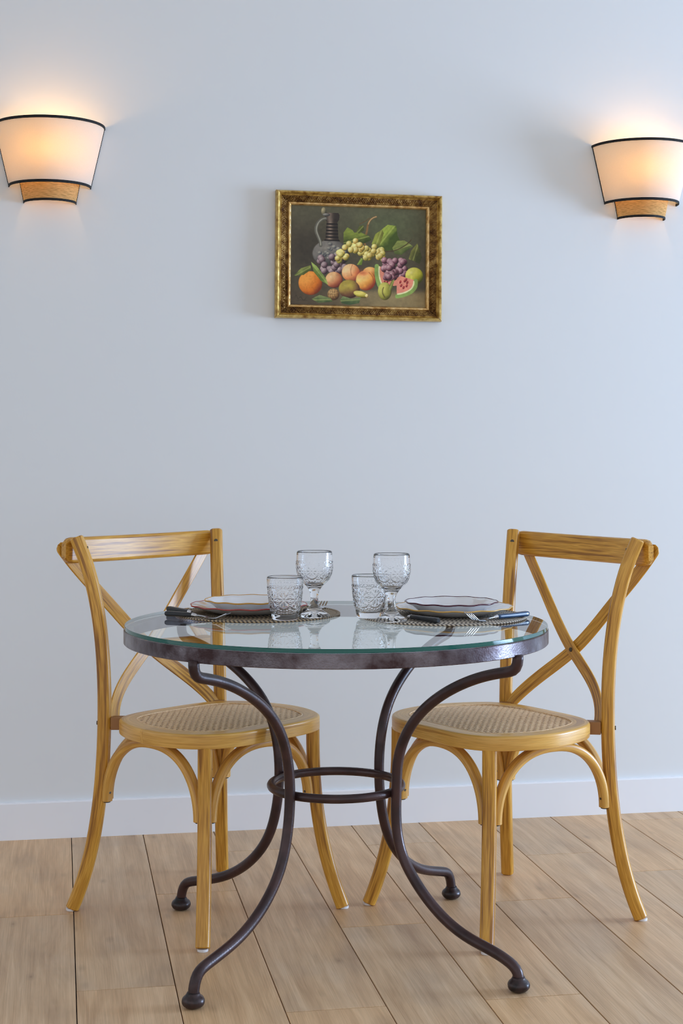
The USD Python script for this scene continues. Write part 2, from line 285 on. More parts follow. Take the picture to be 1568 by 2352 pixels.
# ------------------------------------------------------------------ chairs
CQ = [0.5043, 0.1070, 0.1409, -0.0094, 0.1871, -0.4196, -0.1144, -0.2077, -0.0173, -0.1769]
def post_xy(z): z = np.asarray(z) - 0.5; return np.polyval(CQ[:5], z), np.polyval(CQ[5:], z)
SEAT_Z, SEAT_T, LEGW = 0.472, 0.034, 0.0325
def fleg_xy(z):
    g = 0.053*(1 - ((0.44-np.minimum(z, 0.44))/0.44)**2.4); return 0.227-g, 0.2307-g
def build_chair(label):
    c = thing('dining_chair', label, 'chair', group=None)
    sec = rrect(LEGW, LEGW, 0.010)
    # posts (rear leg and back upright in one bent piece)
    for s in (1, -1):
        z = np.concatenate([np.linspace(0.005, 0.86, 46), [0.905]]); x, y = post_xy(z)
        p = bar('back_post', sweep(np.stack([s*x, y, z], 1), sec, (s*.7071, -.7071, 0), chamfer=0.003), 'honey_wood', c, seed=1+s)
        x0, y0 = post_xy(0.0); obj('glider', disc(0.0125, 0.0, 0.006).apply_translation((s*x0, y0, 0)), 'white_plastic', p, label='white plastic glider')
        x1, y1 = post_xy(0.878); d = np.array([-s*0.62, 0.78, 0.12]); d /= np.linalg.norm(d)
        o = np.array([s*x1, y1, 0.878]); d = np.array([-s*.7071, .7071, 0.0])
        obj('bolt', orient(cat_(disc(0.0052, -0.002, 0.0012, 16, 0.0004)), o + d*0.0163, o + d), 'bolt_metal', p, label='dark bolt head')
        x2, y2 = post_xy(0.455); o = np.array([s*x2, y2, 0.455]); d = np.array([s*.7071, -.7071, 0])
        obj('bolt', orient(disc(0.005, -0.002, 0.0025, 16, 0.0004), o + d*0.0163, o + d), 'bolt_metal', p, label='dark bolt head')
    for s in (1, -1):
        z = np.linspace(0.005, 0.441, 26); x, y = fleg_xy(z)
        p = bar('front_leg', sweep(np.stack([s*x, y, z], 1), sec, (s*.7071, .7071, 0), chamfer=0.002), 'honey_wood', c, seed=4+s)
        obj('glider', disc(0.0125, 0.0, 0.006).apply_translation((s*0.227, 0.2307, 0)), 'white_plastic', p, label='white plastic glider')
    # top rail, bowed backwards between the posts
    x = np.linspace(-0.247, 0.247, 41); e = 1 - (x/0.247)**2
    path = np.stack([x, -0.2605 - 0.026*e, 0.872 - 0.003*e], 1)
    sc = np.ones(41); sc[[0, 1, -1, -2]] = [0.72, 0.93, 0.72, 0.93]
    bar('top_rail', sweep(path, rrect(0.064, 0.023, 0.0095, 4), (0, 0, 1), scale=sc, chamfer=0.004), 'honey_wood', c, seed=7)
    # crossed bentwood straps
    for s, off in ((1, 0.0035), (-1, -0.0035)):
        pts = [(s*.247, -.279, .888), (s*.205, -.274, .835), (s*.12, -.258+off*.6, .741), (0, -.237+off, .617), (-s*.095, -.2155, .546-.004), (-s*.145, -.188, .492), (-s*.166, -.1655, .455), (-s*.170, -.160, .442)]
        sp = spline(pts, 50); sp = np.vstack([spline(sp[:4], 9)[:-1], sp[3:]]); al = np.concatenate([[0], np.cumsum(np.linalg.norm(np.diff(sp, axis=0), axis=1))])
        sc = np.sqrt(np.clip(1 - np.clip(1 - (al + 0.0008)/0.0165, 0, 1)**2, 0, 1))
        st = bar('cross_strap', sweep(sp, rrect(0.0058, 0.033, 0.0022, 2), (0, 1, 0), scale=sc), 'honey_wood', c, seed=9+s)
        obj('bolt', orient(disc(0.0055, -0.001, 0.0035, 16, 0.0006), (s*.238, -.281, .876), (s*.238, -.32, .876)), 'bolt_metal', st, label='dark bolt head')
        if s == -1: obj('bolt', orient(disc(0.0055, -0.002, 0.0022, 16, 0.0006), (0, -.2305, .617), (0, -.1, .617)), 'bolt_metal', st, label='dark bolt head')
    # seat frame
    half = np.array([(0, .219), (.09, .216), (.15, .204), (.186, .183), (.214, .140), (.236, .08), (.2415, .03), (.232, -.03), (.21, -.09), (.188, -.127), (.166, -.148), (.11, -.166), (0, -.173)])
    half[:, 1] += 0.008
    full = np.vstack([half, (half*[-1, 1])[-2:0:-1]]); full = np.vstack([full, full[:1]])
    tck, _ = splprep(full.T, s=0.00004, per=True); N = 144
    poly = Polygon(np.stack(splev(np.linspace(0, 1, 400), tck), 1)); ctr = np.array([0, 0.036])
    def ring(inset):
        q = poly.buffer(-inset); out = []
        for a in np.arange(N)*2*PI/N:
            hit = q.exterior.intersection(LineString([ctr, ctr + 0.6*np.array([math.cos(a), math.sin(a)])]))
            out.append((hit.x, hit.y) if hit.geom_type == 'Point' else (hit.geoms[0].x, hit.geoms[0].y))
        return np.array(out)
    zt, zb = SEAT_Z, SEAT_Z - SEAT_T
    loops = [np.c_[ring(i), np.full(N, z)] for i, z in ((0.003, zb), (0.0008, zb+0.001), (0, zb+0.004), (0, zt-0.006), (0.0012, zt-0.0025), (0.0035, zt-0.0007), (0.007, zt), (0.040, zt), (0.0435, zt-0.002), (0.0445, zt-0.012), (0.0445, zb))]
    v = np.array(loops); m = len(loops)
    i, j = np.meshgrid(np.arange(m), np.arange(N), indexing='ij'); i2 = (i+1) % m; j2 = (j+1) % N
    q = np.stack([i*N+j, i*N+j2, i2*N+j2, i2*N+j], -1).reshape(-1, 4); v = v.reshape(-1, 3)
    sf = trimesh.Trimesh(v, np.vstack([q[:, [0, 1, 2]], q[:, [0, 2, 3]]]), process=False)
    sf.fix_normals()
    seat = obj('seat_frame', sf, 'pale_honey_wood', c, 40, {'rest': np.stack([np.hypot(v[:, 0], v[:, 1]-.036) - np.tile(np.hypot(*(ring(0)-ctr).T), m), v[:, 2], np.tile(np.arange(N)*2*PI/N*0.22, m)], 1)})
    for s in (1, -1):
        b = box(0.030, 0.044, 0.030, (0, 0, 0), 0.0015); b.apply_transform(trimesh.transformations.rotation_matrix(s*PI/4, (0, 0, 1))); b.apply_translation((s*.160, -.150, zb+0.0165))
        obj('corner_block', b, 'end_grain', seat, False, label='dark end grain of the seat rail')
    # woven cane
    inner = poly.buffer(-0.0425)
    pan = [np.c_[ring(0.0425), np.full(N, zt-0.0075)], np.c_[ring(0.0425), np.full(N, zt-0.011)]]
    pv = np.vstack([pan[0], pan[1], [[0, .036, zt-0.0075+0.0045]], [[0, .036, zt-0.011]]]); a = np.arange(N); b2 = (a+1) % N
    pf = np.vstack([np.stack([a, b2, np.full(N, 2*N)], 1), np.stack([b2+N, a+N, np.full(N, 2*N+1)], 1), np.stack([a, a+N, b2+N], 1), np.stack([a, b2+N, b2], 1)])
    obj('cane_backing', (pv, pf), 'cane_backing', seat, False)
    pitch = 0.0098
    def dome(x, y): return zt - 0.0035 + 0.0065*np.clip(1 - (x/.21)**2 - ((y-.036)/.165)**2, 0, 1)
    for axis, nm, mt in ((0, 'cane_weft', 'cane'), (1, 'cane_warp', 'cane_dark')):
        parts = []
        for n in range(-26, 27):
            t = n*pitch; line = LineString([(-.4, t), (.4, t)]) if axis == 0 else LineString([(t, -.4), (t, .4)])
            g = inner.intersection(line)
            if g.is_empty or g.length < 0.02: continue
            g = np.array(g.coords); lo, hi = g[0][axis], g[-1][axis]; lo, hi = min(lo, hi), max(lo, hi)
            u = np.arange(lo, hi, pitch/3); w = np.full(len(u), t)
            x, y = (u, w) if axis == 0 else (w, u)
            zz = dome(x, y) + (0.0008 if axis == 0 else -0.0008)*np.cos(PI*(u/pitch)+PI*n)*1.0
            wd = 0.0088 if axis == 0 else 0.0074
            s4 = np.array([(0.0009, 0), (0.0003, wd/2), (-0.0006, 0), (0.0003, -wd/2)])
            parts.append(T(sweep(np.stack([x, y, zz], 1), s4, (0, 0, 1))))
        obj(nm, cat_(*parts), mt, seat, False, kind='stuff')
    bead = np.c_[ring(0.0428), np.full(N, zt-0.0012)]
    obj('cane_border', T(sweep(bead, circ(0.0021, 8), (0, 0, 1), closed=True)), 'cane', seat, True)
    # bentwood arches under the seat
    def leg_at(kind, s, z):
        x, y = post_xy(z) if kind == 'b' else fleg_xy(z); return np.array([s*float(x), float(y), z])
    for (ka, sa), (kb, sb) in ((('b', 1), ('f', 1)), (('f', 1), ('f', -1)), (('f', -1), ('b', -1)), (('b', -1), ('b', 1))):
        zlow = 0.268; A, B = leg_at(ka, sa, zlow), leg_at(kb, sb, zlow); d = (B-A); L = np.linalg.norm(d); d /= L
        inw = np.array([-(A+B)[0]/2, .02-(A+B)[1]/2, 0]); inw -= (inw@d)*d; inw /= np.linalg.norm(inw)
        h = L/2 - 0.0235; mid = (A+B)/2 + inw*0.004
        t = np.linspace(PI, 0, 45); cu, cv = np.cos(t), np.sin(t)
        u = np.sign(cu)*np.abs(cu)**(2/2.35)*h; w = np.abs(cv)**(2/2.1)*(zb - 0.011 - zlow)
        path = mid + u[:, None]*d + w[:, None]*np.array([0, 0, 1.]); path[:, 2] += 0
        br = bar('brace', sweep(path, rrect(0.0255, 0.021, 0.0085), inw, chamfer=0.001), 'pale_honey_wood', c, seed=13)
        for e, sg in ((0, -1), (-1, 1)):
            o = path[e] - d*sg*0.0112 + np.array([0, 0, 0.022]); obj('bolt', orient(disc(0.0035, -0.002, 0.0007, 12, 0.0003), o, o - d*sg), 'bolt_metal', br, label='dark bolt head')
            o = path[e]; obj('end_cap', disc(0.0085, -0.0028, 0.0005, 16, 0.0004).apply_translation(o), 'black_plastic', br, label='black end cap')
    return c
chair_a = build_chair('honey-coloured wooden cross-back dining chair with cane seat, left of the table')
UsdGeom.Xform(chair_a).GetOrderedXformOps()[0].Set(Gf.Vec3d(0.3629, -0.7682, 0)); UsdGeom.Xform(chair_a).GetOrderedXformOps()[1].Set(math.degrees(-2.5149))
chair_b = copy_of(chair_a, 'honey-coloured wooden cross-back dining chair with cane seat, right of the table', (1.0503, -0.9164, 0), 1.9916)

# ------------------------------------------------------------------ table
TX, TY = 0.6122, -1.1134
TH, TR = 0.7321, 0.4719
table = thing('dining_table', 'round bistro table with clear glass top and rusty brown wrought-iron legs', 'table', (TX, TY, 0))
rp = [(TR-0.020, 0.7195), (TR-0.020, 0.7225), (TR+0.0005, 0.7225), (TR+0.0018, 0.7212), (TR+0.0018, 0.6935), (TR+0.0005, 0.6922), (TR-0.005, 0.6922), (TR-0.0062, 0.6935), (TR-0.0062, 0.7195)]
v, f = lathe(rp, 160, True); v = v.reshape(-1, 3)
obj('table_rim', trimesh.Trimesh(v, f, process=False), 'rim_iron', table, 30, label='flat iron rim with worn patches')
g0, g1 = 0.7236, TH; b = 0.0007
v, f = lathe([(1e-4, g1), (0.2, g1), (TR-b, g1)], 160); v2, f2 = lathe([(TR-b, g0), (0.2, g0), (1e-4, g0)], 160)
glass = obj('glass_top', cat_(trimesh.Trimesh(v.reshape(-1, 3), f[:, ::-1], process=False), trimesh.Trimesh(v2.reshape(-1, 3), f2[:, ::-1], process=False)), 'table_glass', table, False, label='clear round glass tabletop')
v, f = lathe([(TR-b, g1), (TR, g1-b), (TR, g0+b), (TR-b, g0)], 160)
obj('glass_edge', trimesh.Trimesh(v.reshape(-1, 3), f[:, ::-1], process=False), 'green_glass_edge', glass, 30, label='green polished glass edge')
LEG = [(.4720, .696), (.4715, .684), (.4690, .672), (.4570, .6610), (.4400, .6560), (.4211, .6525), (.3729, .6385), (.3184, .6146), (.2791, .5905), (.2347, .5560), (.2018, .5170), (.1796, .4755), (.1690, .4341), (.1665, .3941), (.1677, .3544), (.1727, .2961), (.1800, .2600), (.1977, .2200), (.2307, .1769), (.2791, .1339), (.334, .1045), (.3877, .0873), (.433, .0765), (.4575, .0655), (.4690, .0480), (.4725, .0300), (.4735, .0180)]
LEG = np.array(LEG); prof = smooth_path(LEG, 110, 0.00002)
LEG1 = np.vstack([LEG[:14], [(.1680, .2800), (.1840, .2304), (.2150, .1875), (.2530, .1439), (.2988, .1132), (.3481, .0900), (.3907, .0752), (.4234, .0670), (.4501, .0587), (.4676, .0441), (.4725, .0263), (.4735, .0180)]])
prof1 = smooth_path(LEG1, 110, 0.00002)          # the hand-bent legs differ a little near the foot
for k in range(4):
    a = 0.7459 - PI + k*PI/2; e = np.array([math.cos(a), math.sin(a), 0]); n = np.array([-math.sin(a), math.cos(a), 0])
    pf_ = prof1 if k == 1 else prof; path = pf_[:, :1]*e + pf_[:, 1:]*np.array([0, 0, 1.])
    lg = obj('leg', T(sweep(path, circ(0.0116, 18), n)), 'brown_iron', table, True)
    th = np.linspace(-PI/2, PI/2, 15)
    fp = [(max(1e-4, 0.0236*abs(math.cos(t))**0.8), max(0.0, 0.0135 + 0.0145*math.sin(t))) for t in th]
    fp = fp[:-3] + [(0.0138, 0.0285), (0.0125, 0.0315), (1e-4, 0.032)]
    v, f = lathe(fp, 28); ft = trimesh.Trimesh(v.reshape(-1, 3), f, process=False)
    vv = np.array(ft.vertices); kk = 1 + 0.03*np.sin(vv[:, 0]*260 + k)*np.cos(vv[:, 1]*230+2*k); vv[:, :2] *= kk[:, None]; ft.vertices = vv
    ft.apply_translation(e*0.4737); obj('foot', ft, 'dark_iron', lg, True, label='black ball foot')
a = np.linspace(0, 2*PI, 97)[:-1]
obj('stretcher_ring', T(sweep(np.stack([0.146*np.cos(a), 0.146*np.sin(a), np.full(96, 0.366)], 1), circ(0.0098, 14), (0, 0, 1), closed=True)), 'brown_iron', table, True, label='iron ring joining the four legs')

# ------------------------------------------------------------------ placemats
MT = 0.0032
def build_mat(label, loc, R, tones, group):
    t = thing('placemat', label, 'placemat', loc, 0.0, group)
    nt, rings = 720, 26; cw = R/rings; sub = 5
    th = np.arange(nt)*2*PI/nt; rr = np.linspace(0.004, R, rings*sub+1)
    TH_, RR = np.meshgrid(th, rr, indexing='ij'); ring_i = np.minimum((RR/cw).astype(int), rings-1); fr = RR/cw - ring_i
    ns = np.maximum(8, np.round(2*PI*(ring_i+.5)*cw/0.0098))*1.0
    ph = TH_*ns + fr*2.4*np.where(ring_i % 2 == 0, 1, -1)
    bump = np.sqrt(np.clip(np.sin(PI*np.clip(fr, 0, 1)), 0, 1))
    z = 0.0016 + 0.0011*bump*(0.75+0.25*np.cos(2*ph)) + 0.0005
    lt = (np.sin(ph) > -0.1) ^ (ring_i % 5 == 2)
    col = np.where(lt[..., None], tones[0], tones[1])*(0.85+0.15*bump[..., None])
    col *= (0.9+0.2*RNG.random((nt, 1, 1)))
    v = np.stack([RR*np.cos(TH_), RR*np.sin(TH_), z], -1).reshape(-1, 3); m = len(rr)
    i, j = np.meshgrid(np.arange(nt), np.arange(m-1), indexing='ij'); i2 = (i+1) % nt
    q = np.stack([i*m+j, i*m+j+1, i2*m+j+1, i2*m+j], -1).reshape(-1, 4)
    obj('woven_cords', trimesh.Trimesh(v, np.vstack([q[:, [0, 1, 2]], q[:, [0, 2, 3]]]), process=False), 'woven_fibre', t, True, {'tint': col.reshape(-1, 3)}, kind='stuff')
    # plaited border: a cord wound with light and dark fibre
    n2, s = 1440, 12; a = np.arange(n2)*2*PI/n2; sec = np.arange(s)*2*PI/s
    A, S = np.meshgrid(a, sec, indexing='ij'); nw = round(2*PI*R/0.0098)
    w = np.sin(A*nw + S); rad = 0.0030*(0.88+0.14*np.abs(w)**.6)
    v = np.stack([(R-0.001+1.5*rad*np.cos(S))*np.cos(A), (R-0.001+1.5*rad*np.cos(S))*np.sin(A), 0.0026+0.72*rad*np.sin(S)], -1).reshape(-1, 3)
    v[:, 2] = np.maximum(v[:, 2], 0.0002)
    i, j = np.meshgrid(np.arange(n2), np.arange(s), indexing='ij'); i2 = (i+1) % n2; j2 = (j+1) % s
    q = np.stack([i*s+j, i2*s+j, i2*s+j2, i*s+j2], -1).reshape(-1, 4)
    col = np.where((w > 0.0)[..., None], tones[0], tones[1]).reshape(-1, 3)*1.0
    obj('border_cord', trimesh.Trimesh(v, np.vstack([q[:, [0, 1, 2]], q[:, [0, 2, 3]]]), process=False), 'woven_fibre', t, True, {'tint': col}, label='plaited border cord')
    under = disc(R-0.002, 0.0, 0.0014, 64, 0.0003); obj('underside', under, 'woven_fibre', t, False, {'tint': np.tile(tones[1], (len(under.vertices), 1))})
    return t
MA, MB_ = np.array([0.459, -0.925, TH]), np.array([0.872, -1.060, TH])
build_mat('round brown and beige woven placemat under the left place setting', MA, 0.190, (np.array([.44, .33, .20]), np.array([.055, .042, .036])), None)
build_mat('round grey-brown and cream woven placemat under the right place setting', MB_, 0.190, (np.array([.60, .53, .43]), np.array([.10, .082, .072])), None)
ZM = TH + 0.0036

# ------------------------------------------------------------------ plates
def plate_mesh(R, rim_z, foot, well, lobes, ph):
    nt = 288; th = np.arange(nt)*2*PI/nt
    wob = 0.5*np.abs(np.sin(lobes*th/2 + ph)) + 0.5*np.abs(np.sin(lobes*th/2+ph))**2 - 0.5
    lift = 0.0007*np.cos(lobes*th + 2*ph)
    t = 0.0034
    top = [(0, well), (0.35, well), (0.60, well+0.0006), (0.68, well+0.0028), (0.75, well+0.006), (0.86, rim_z-0.0055), (0.95, rim_z-0.0016), (1.0, rim_z)]
    bot = [(1.0, rim_z-0.0018), (0.95, rim_z-0.0016-t), (0.86, rim_z-0.0055-t), (0.75, well+0.004-t), (0.66, 0.0030), (foot/R, 0.0), (foot/R-0.03, 0.0), (foot/R-0.05, 0.0022), (0, 0.0022)]
    rows = []
    for r, z in top + bot:
        k = max(0.0, (r-0.62)/0.38)**1.5
        rad = R*r*(1 + 0.022*k*wob); rows.append(np.stack([np.maximum(rad, 1e-4)*np.cos(th), np.maximum(rad, 1e-4)*np.sin(th), z + lift*k], -1))
    v = np.array(rows); m = len(rows)
    i, j = np.meshgrid(np.arange(m-1), np.arange(nt), indexing='ij'); j2 = (j+1) % nt
    q = np.stack([i*nt+j, (i+1)*nt+j, (i+1)*nt+j2, i*nt+j2], -1).reshape(-1, 4)
    edge = (v[7] + v[8])/2
    return trimesh.Trimesh(v.reshape(-1, 3), np.vstack([q[:, [0, 1, 2]], q[:, [0, 2, 3]]]), process=False), edge
def build_plate(label, loc, R, rim_z, foot, well, lobes, ph, rim, cat='plate'):
    t = thing('plate', label, cat, loc)
    m, edge = plate_mesh(R, rim_z, foot, well, lobes, ph)
    obj('dish', m, 'porcelain', t, 45)
    obj('painted_rim', T(sweep(edge, circ(0.0017, 8), (0, 0, 1), closed=True)), rim, t, True, label={'rim_ochre': 'ochre painted scalloped rim', 'rim_rose': 'rose red painted scalloped rim', 'rim_gold': 'golden yellow painted scalloped rim', 'rim_maroon': 'dark maroon painted scalloped rim'}[rim])
PA, PB = (0.4389, -0.910), (0.9036, -1.037)
build_plate('large white scalloped plate with rose red rim, lower of the left pair', (*PA, ZM), 0.136, 0.0200, 0.082, 0.0045, 14, 0.3, 'rim_rose')
build_plate('small white scalloped plate with ochre rim, on top of the left pair', (PA[0]+0.004, PA[1]-0.002, ZM+0.0050), 0.107, 0.0262, 0.066, 0.0055, 12, 0.9, 'rim_ochre')
build_plate('large white scalloped plate with golden yellow rim, lower of the right pair', (*PB, ZM), 0.136, 0.0200, 0.082, 0.0045, 14, 0.1, 'rim_gold')
build_plate('small white scalloped plate with dark maroon rim, on top of the right pair', (PB[0]-0.006, PB[1]-0.002, ZM+0.0050), 0.107, 0.0262, 0.066, 0.0055, 12, 0.5, 'rim_maroon')

# ------------------------------------------------------------------ pressed glass
def relief(th, z, z0, z1, r):
    """Pressed ornament: daisies in lozenges, beaded columns, small arches, reeded bands near the lip."""
    n = 8; cell = 2*PI/n; k = np.floor(th/cell); a = (th - (k+.5)*cell)*r; H = z1-z0
    b = z - (z0 + 0.50*H); rho = np.hypot(a, b*0.92); phi = np.arctan2(b, a)
    R0 = 0.32*H
    pet = np.clip(1 - np.abs((rho-0.55*R0)/(0.42*R0)), 0, 1)*np.clip(np.cos(8*phi)*1.6, 0, 1)
    cen = np.clip(1 - (rho/(0.17*R0))**2, 0, 1)
    halo = np.exp(-((rho-1.13*R0)/(0.10*R0))**2)*0.8
    colm = np.exp(-((np.abs(a)-cell*r/2)/0.0017)**2)*(0.5+0.5*np.cos(2*PI*z/0.0046))*((b > -0.48*H) & (b < 0.5*H))
    arch = np.exp(-((np.hypot(np.abs(a)-cell*r*0.25, b-0.46*H)-0.0042)/0.0011)**2)*(b > 0.40*H)
    arch2 = np.exp(-((np.hypot(np.abs(a)-cell*r*0.25, b+0.44*H)-0.0042)/0.0011)**2)*(b < -0.34*H)
    inside = np.clip((z-z0)/0.003, 0, 1)*np.clip((z1-z)/0.003, 0, 1)
    return inside*np.maximum.reduce([pet, cen, halo*0.8, colm, arch, arch2])
def vessel(outer, inner, emb, amp, nt=320, nz=150):
    """outer, inner: (r, z) control points; both start on the axis and meet at the lip."""
    o = smooth_path(outer, nz) if len(outer) > 3 else np.array(outer); o[0, 0] = 1e-4
    s = np.concatenate([[0], np.cumsum(np.linalg.norm(np.diff(o, axis=0), axis=1))]); o = np.stack([np.interp(np.linspace(0, s[-1], nz), s, o[:, k]) for k in (0, 1)], 1)
    i_ = smooth_path(inner, 60); i_[0, 0] = 1e-4
    th = np.arange(nt)*2*PI/nt
    prof = np.vstack([o, i_[::-1]]); R = np.broadcast_to(prof[:, :1], (len(prof), nt)).copy(); Zz = np.broadcast_to(prof[:, 1:], (len(prof), nt))
    TH_ = np.broadcast_to(th, R.shape)
    z0, z1, bands = emb
    d = relief(TH_[:nz], Zz[:nz], z0, z1, np.interp((z0+z1)/2, o[:, 1], o[:, 0]) if np.all(np.diff(o[:, 1]) > 0) else 0.039)*amp
    for zb_ in bands: d = d + 0.45*amp*np.exp(-((Zz[:nz]-zb_)/0.0009)**2)
    R[:nz] += d*(R[:nz] > 0.02)
    v = np.stack([R*np.cos(TH_), R*np.sin(TH_), Zz], -1).reshape(-1, 3); m = len(prof)
    i, j = np.meshgrid(np.arange(m-1), np.arange(nt), indexing='ij'); j2 = (j+1) % nt
    q = np.stack([i*nt+j, i*nt+j2, (i+1)*nt+j2, (i+1)*nt+j], -1).reshape(-1, 4)
    return trimesh.Trimesh(v, np.vstack([q[:, [0, 1, 2]], q[:, [0, 2, 3]]]), process=False)
tum_o = [(0, .0012), (.014, .0010), (.0262, 0.0), (.0285, .0022), (.0312, .014), (.0345, .028), (.0372, .045), (.0392, .063), (.0402, .080), (.0408, .0955), (.0402, .0972), (.0396, .0976)]
tum_i = [(0, .0125), (.015, .0128), (.0255, .0150), (.0290, .0215), (.0318, .034), (.0345, .052), (.0368, .072), (.0380, .090), (.0385, .0965), (.0392, .0976)]
tumbler = thing('tumbler', 'pressed clear glass tumbler in front of the left plates', 'glass')
obj('cup', vessel(tum_o, tum_i, (.018, .078, (.083, .0865, .090)), 0.0012), 'clear_glass', tumbler, True)
gob_o = [(0, .0016), (.02, .0012), (.034, 0.0), (.0362, .0016), (.0352, .0042), (.028, .0095), (.0185, .0165), (.0128, .0245), (.0098, .034), (.0086, .0435), (.0092, .0525), (.0122, .0610), (.0158, .0668), (.0190, .0715), (.0262, .0775), (.0350, .0885), (.0402, .102), (.0421, .117), (.0413, .133), (.0402, .1490), (.0396, .1506), (.0391, .1509)]
gob_i = [(0, .0735), (.008, .0738), (.0175, .0768), (.0285, .0865), (.0362, .1005), (.0387, .117), (.0381, .133), (.0377, .148), (.0383, .1506), (.0388, .1509)]
goblet = thing('goblet', 'pressed clear stemmed goblet behind the left tumbler, nearer the wall', 'glass')
obj('bowl_and_stem', vessel(gob_o, gob_i, (.083, .130, (.1345, .138, .1415)), 0.0010, nz=190), 'clear_glass', goblet, True)
def place(root, loc, rz):
    ops = UsdGeom.Xform(root).GetOrderedXformOps(); ops[0].Set(Gf.Vec3d(*map(float, loc))); ops[1].Set(rz)
place(tumbler, (0.5005, -1.0835, ZM), 10); place(goblet, (0.5750, -1.038, ZM), 4)
copy_of(tumbler, 'pressed clear glass tumbler half hidden behind the right goblet', (0.6960, -1.0760, ZM), 0.55)
copy_of(goblet, 'pressed clear stemmed goblet beside the right plates, in front of a tumbler', (0.7310, -1.1540, ZM), 0.5)

# ------------------------------------------------------------------ cutlery (built along +x, handle end at 0)
def flat(poly, t, bend, size=0.0035):
    m = trimesh.creation.extrude_polygon(poly, t, engine='earcut').subdivide_to_size(size)
    v = np.array(m.vertices); v[:, 2] += bend(v[:, 0]); m.vertices = v; return m
def place_tool(t, p0, p1):
    d = np.array(p1)-np.array(p0); o = UsdGeom.Xform(t).GetOrderedXformOps(); o[0].Set(Gf.Vec3d(*map(float, p0))); o[1].Set(math.degrees(math.atan2(d[1], d[0])))
def handle(t, L, mt, r0=0.0066, r1=0.0052, lab=None):
    x = np.linspace(0, L, 16); sc = np.interp(x, [0, 0.006, L], [0.78, 1.0, r1/r0])
    obj('handle', T(sweep(np.stack([x, 0*x, 0*x + r0], 1), rrect(2*r0*0.92, 2*r0*1.15, 0.0042, 4), (0, 0, 1), scale=sc, chamfer=0.002)), mt, t, 35, label=lab)
    xs = np.linspace(L-0.001, L+0.012, 8); obj('ferrule', T(sweep(np.stack([xs, 0*xs, np.linspace(r0, r0*0.8, 8)], 1), circ(0.0052, 14), (0, 0, 1), scale=np.linspace(1, 0.72, 8), chamfer=0.001)), 'steel', t, 40)
def build_fork(label, mt, L=0.08, tot=0.175, lift=0.013, lab=None):
    t = thing('fork', label, 'fork'); handle(t, L, mt, lab=lab)
    bend = lambda x: np.interp(x, [L+0.008, L+0.035, tot-0.050, tot-0.026, tot], [0.0058, 0.0040, 0.0006, 0.0030, lift])
    h0 = tot-0.048
    pts = [(L+0.006, -.0032), (h0-0.018, -.0030), (h0-0.006, -.0065), (h0, -.0115), (h0+0.012, -.0122)]
    outline = [(x, y) for x, y in pts] + [(h0+0.012, .0122)] + [(x, -y) for x, y in pts[::-1]][1:]
    body = Polygon(outline)
    for k in range(4):
        y = -0.0104 + k*0.00693
        body = body.union(Polygon([(h0+0.010, y-0.0020), (tot-0.006, y-0.0016), (tot, y-0.0004), (tot, y+0.0004), (tot-0.006, y+0.0016), (h0+0.010, y+0.0020)]))
    obj('fork_head', flat(body, 0.0018, bend), 'steel', t, 40)
    return t
def build_knife(label, mt, L=0.095, tot=0.205):
    t = thing('knife', label, 'knife'); handle(t, L, mt)
    b = Polygon([(L+0.006, -.004), (L+0.02, -.0085), (tot-0.03, -.0090), (tot-0.008, -.0055), (tot, .002), (tot-0.006, .0070), (L+0.02, .0072), (L+0.006, .004)])
    obj('blade', flat(b, 0.0014, lambda x: np.interp(x, [L+0.006, L+0.03, tot], [0.0050, 0.0012, 0.0008])), 'steel', t, 40)
    return t
fk = build_fork('steel fork with black handle in front of the left plates, nearer than the knife', 'handle_black', L=0.072, tot=0.168, lift=0.014)
place_tool(fk, (0.240, -0.963, ZM), (0.377, -1.064, ZM))
kn = build_knife('steel knife with black handle beside the fork at the left plates', 'handle_black', L=0.088, tot=0.158)
place_tool(kn, (0.2525, -0.858, ZM), (0.3309, -0.9975, ZM))
fk2 = build_fork('steel fork with black handle on the far side of the left plates, behind the goblet', 'handle_black')
place_tool(fk2, (0.5630, -0.983, ZM), (0.632, -0.822, ZM))
kn2 = build_knife('steel knife with short black handle lying in front of the right plates', 'handle_black', L=0.098, tot=0.20)
place_tool(kn2, (0.8225, -1.2215, ZM), (0.7385, -1.0405, ZM))
fk3 = build_fork('steel fork with shiny navy handle at the right edge of the right placemat', 'handle_navy', L=0.104, tot=0.200, lift=0.022, lab='glossy navy handle')
place_tool(fk3, (1.0610, -1.1125, ZM), (0.889, -1.216, ZM))

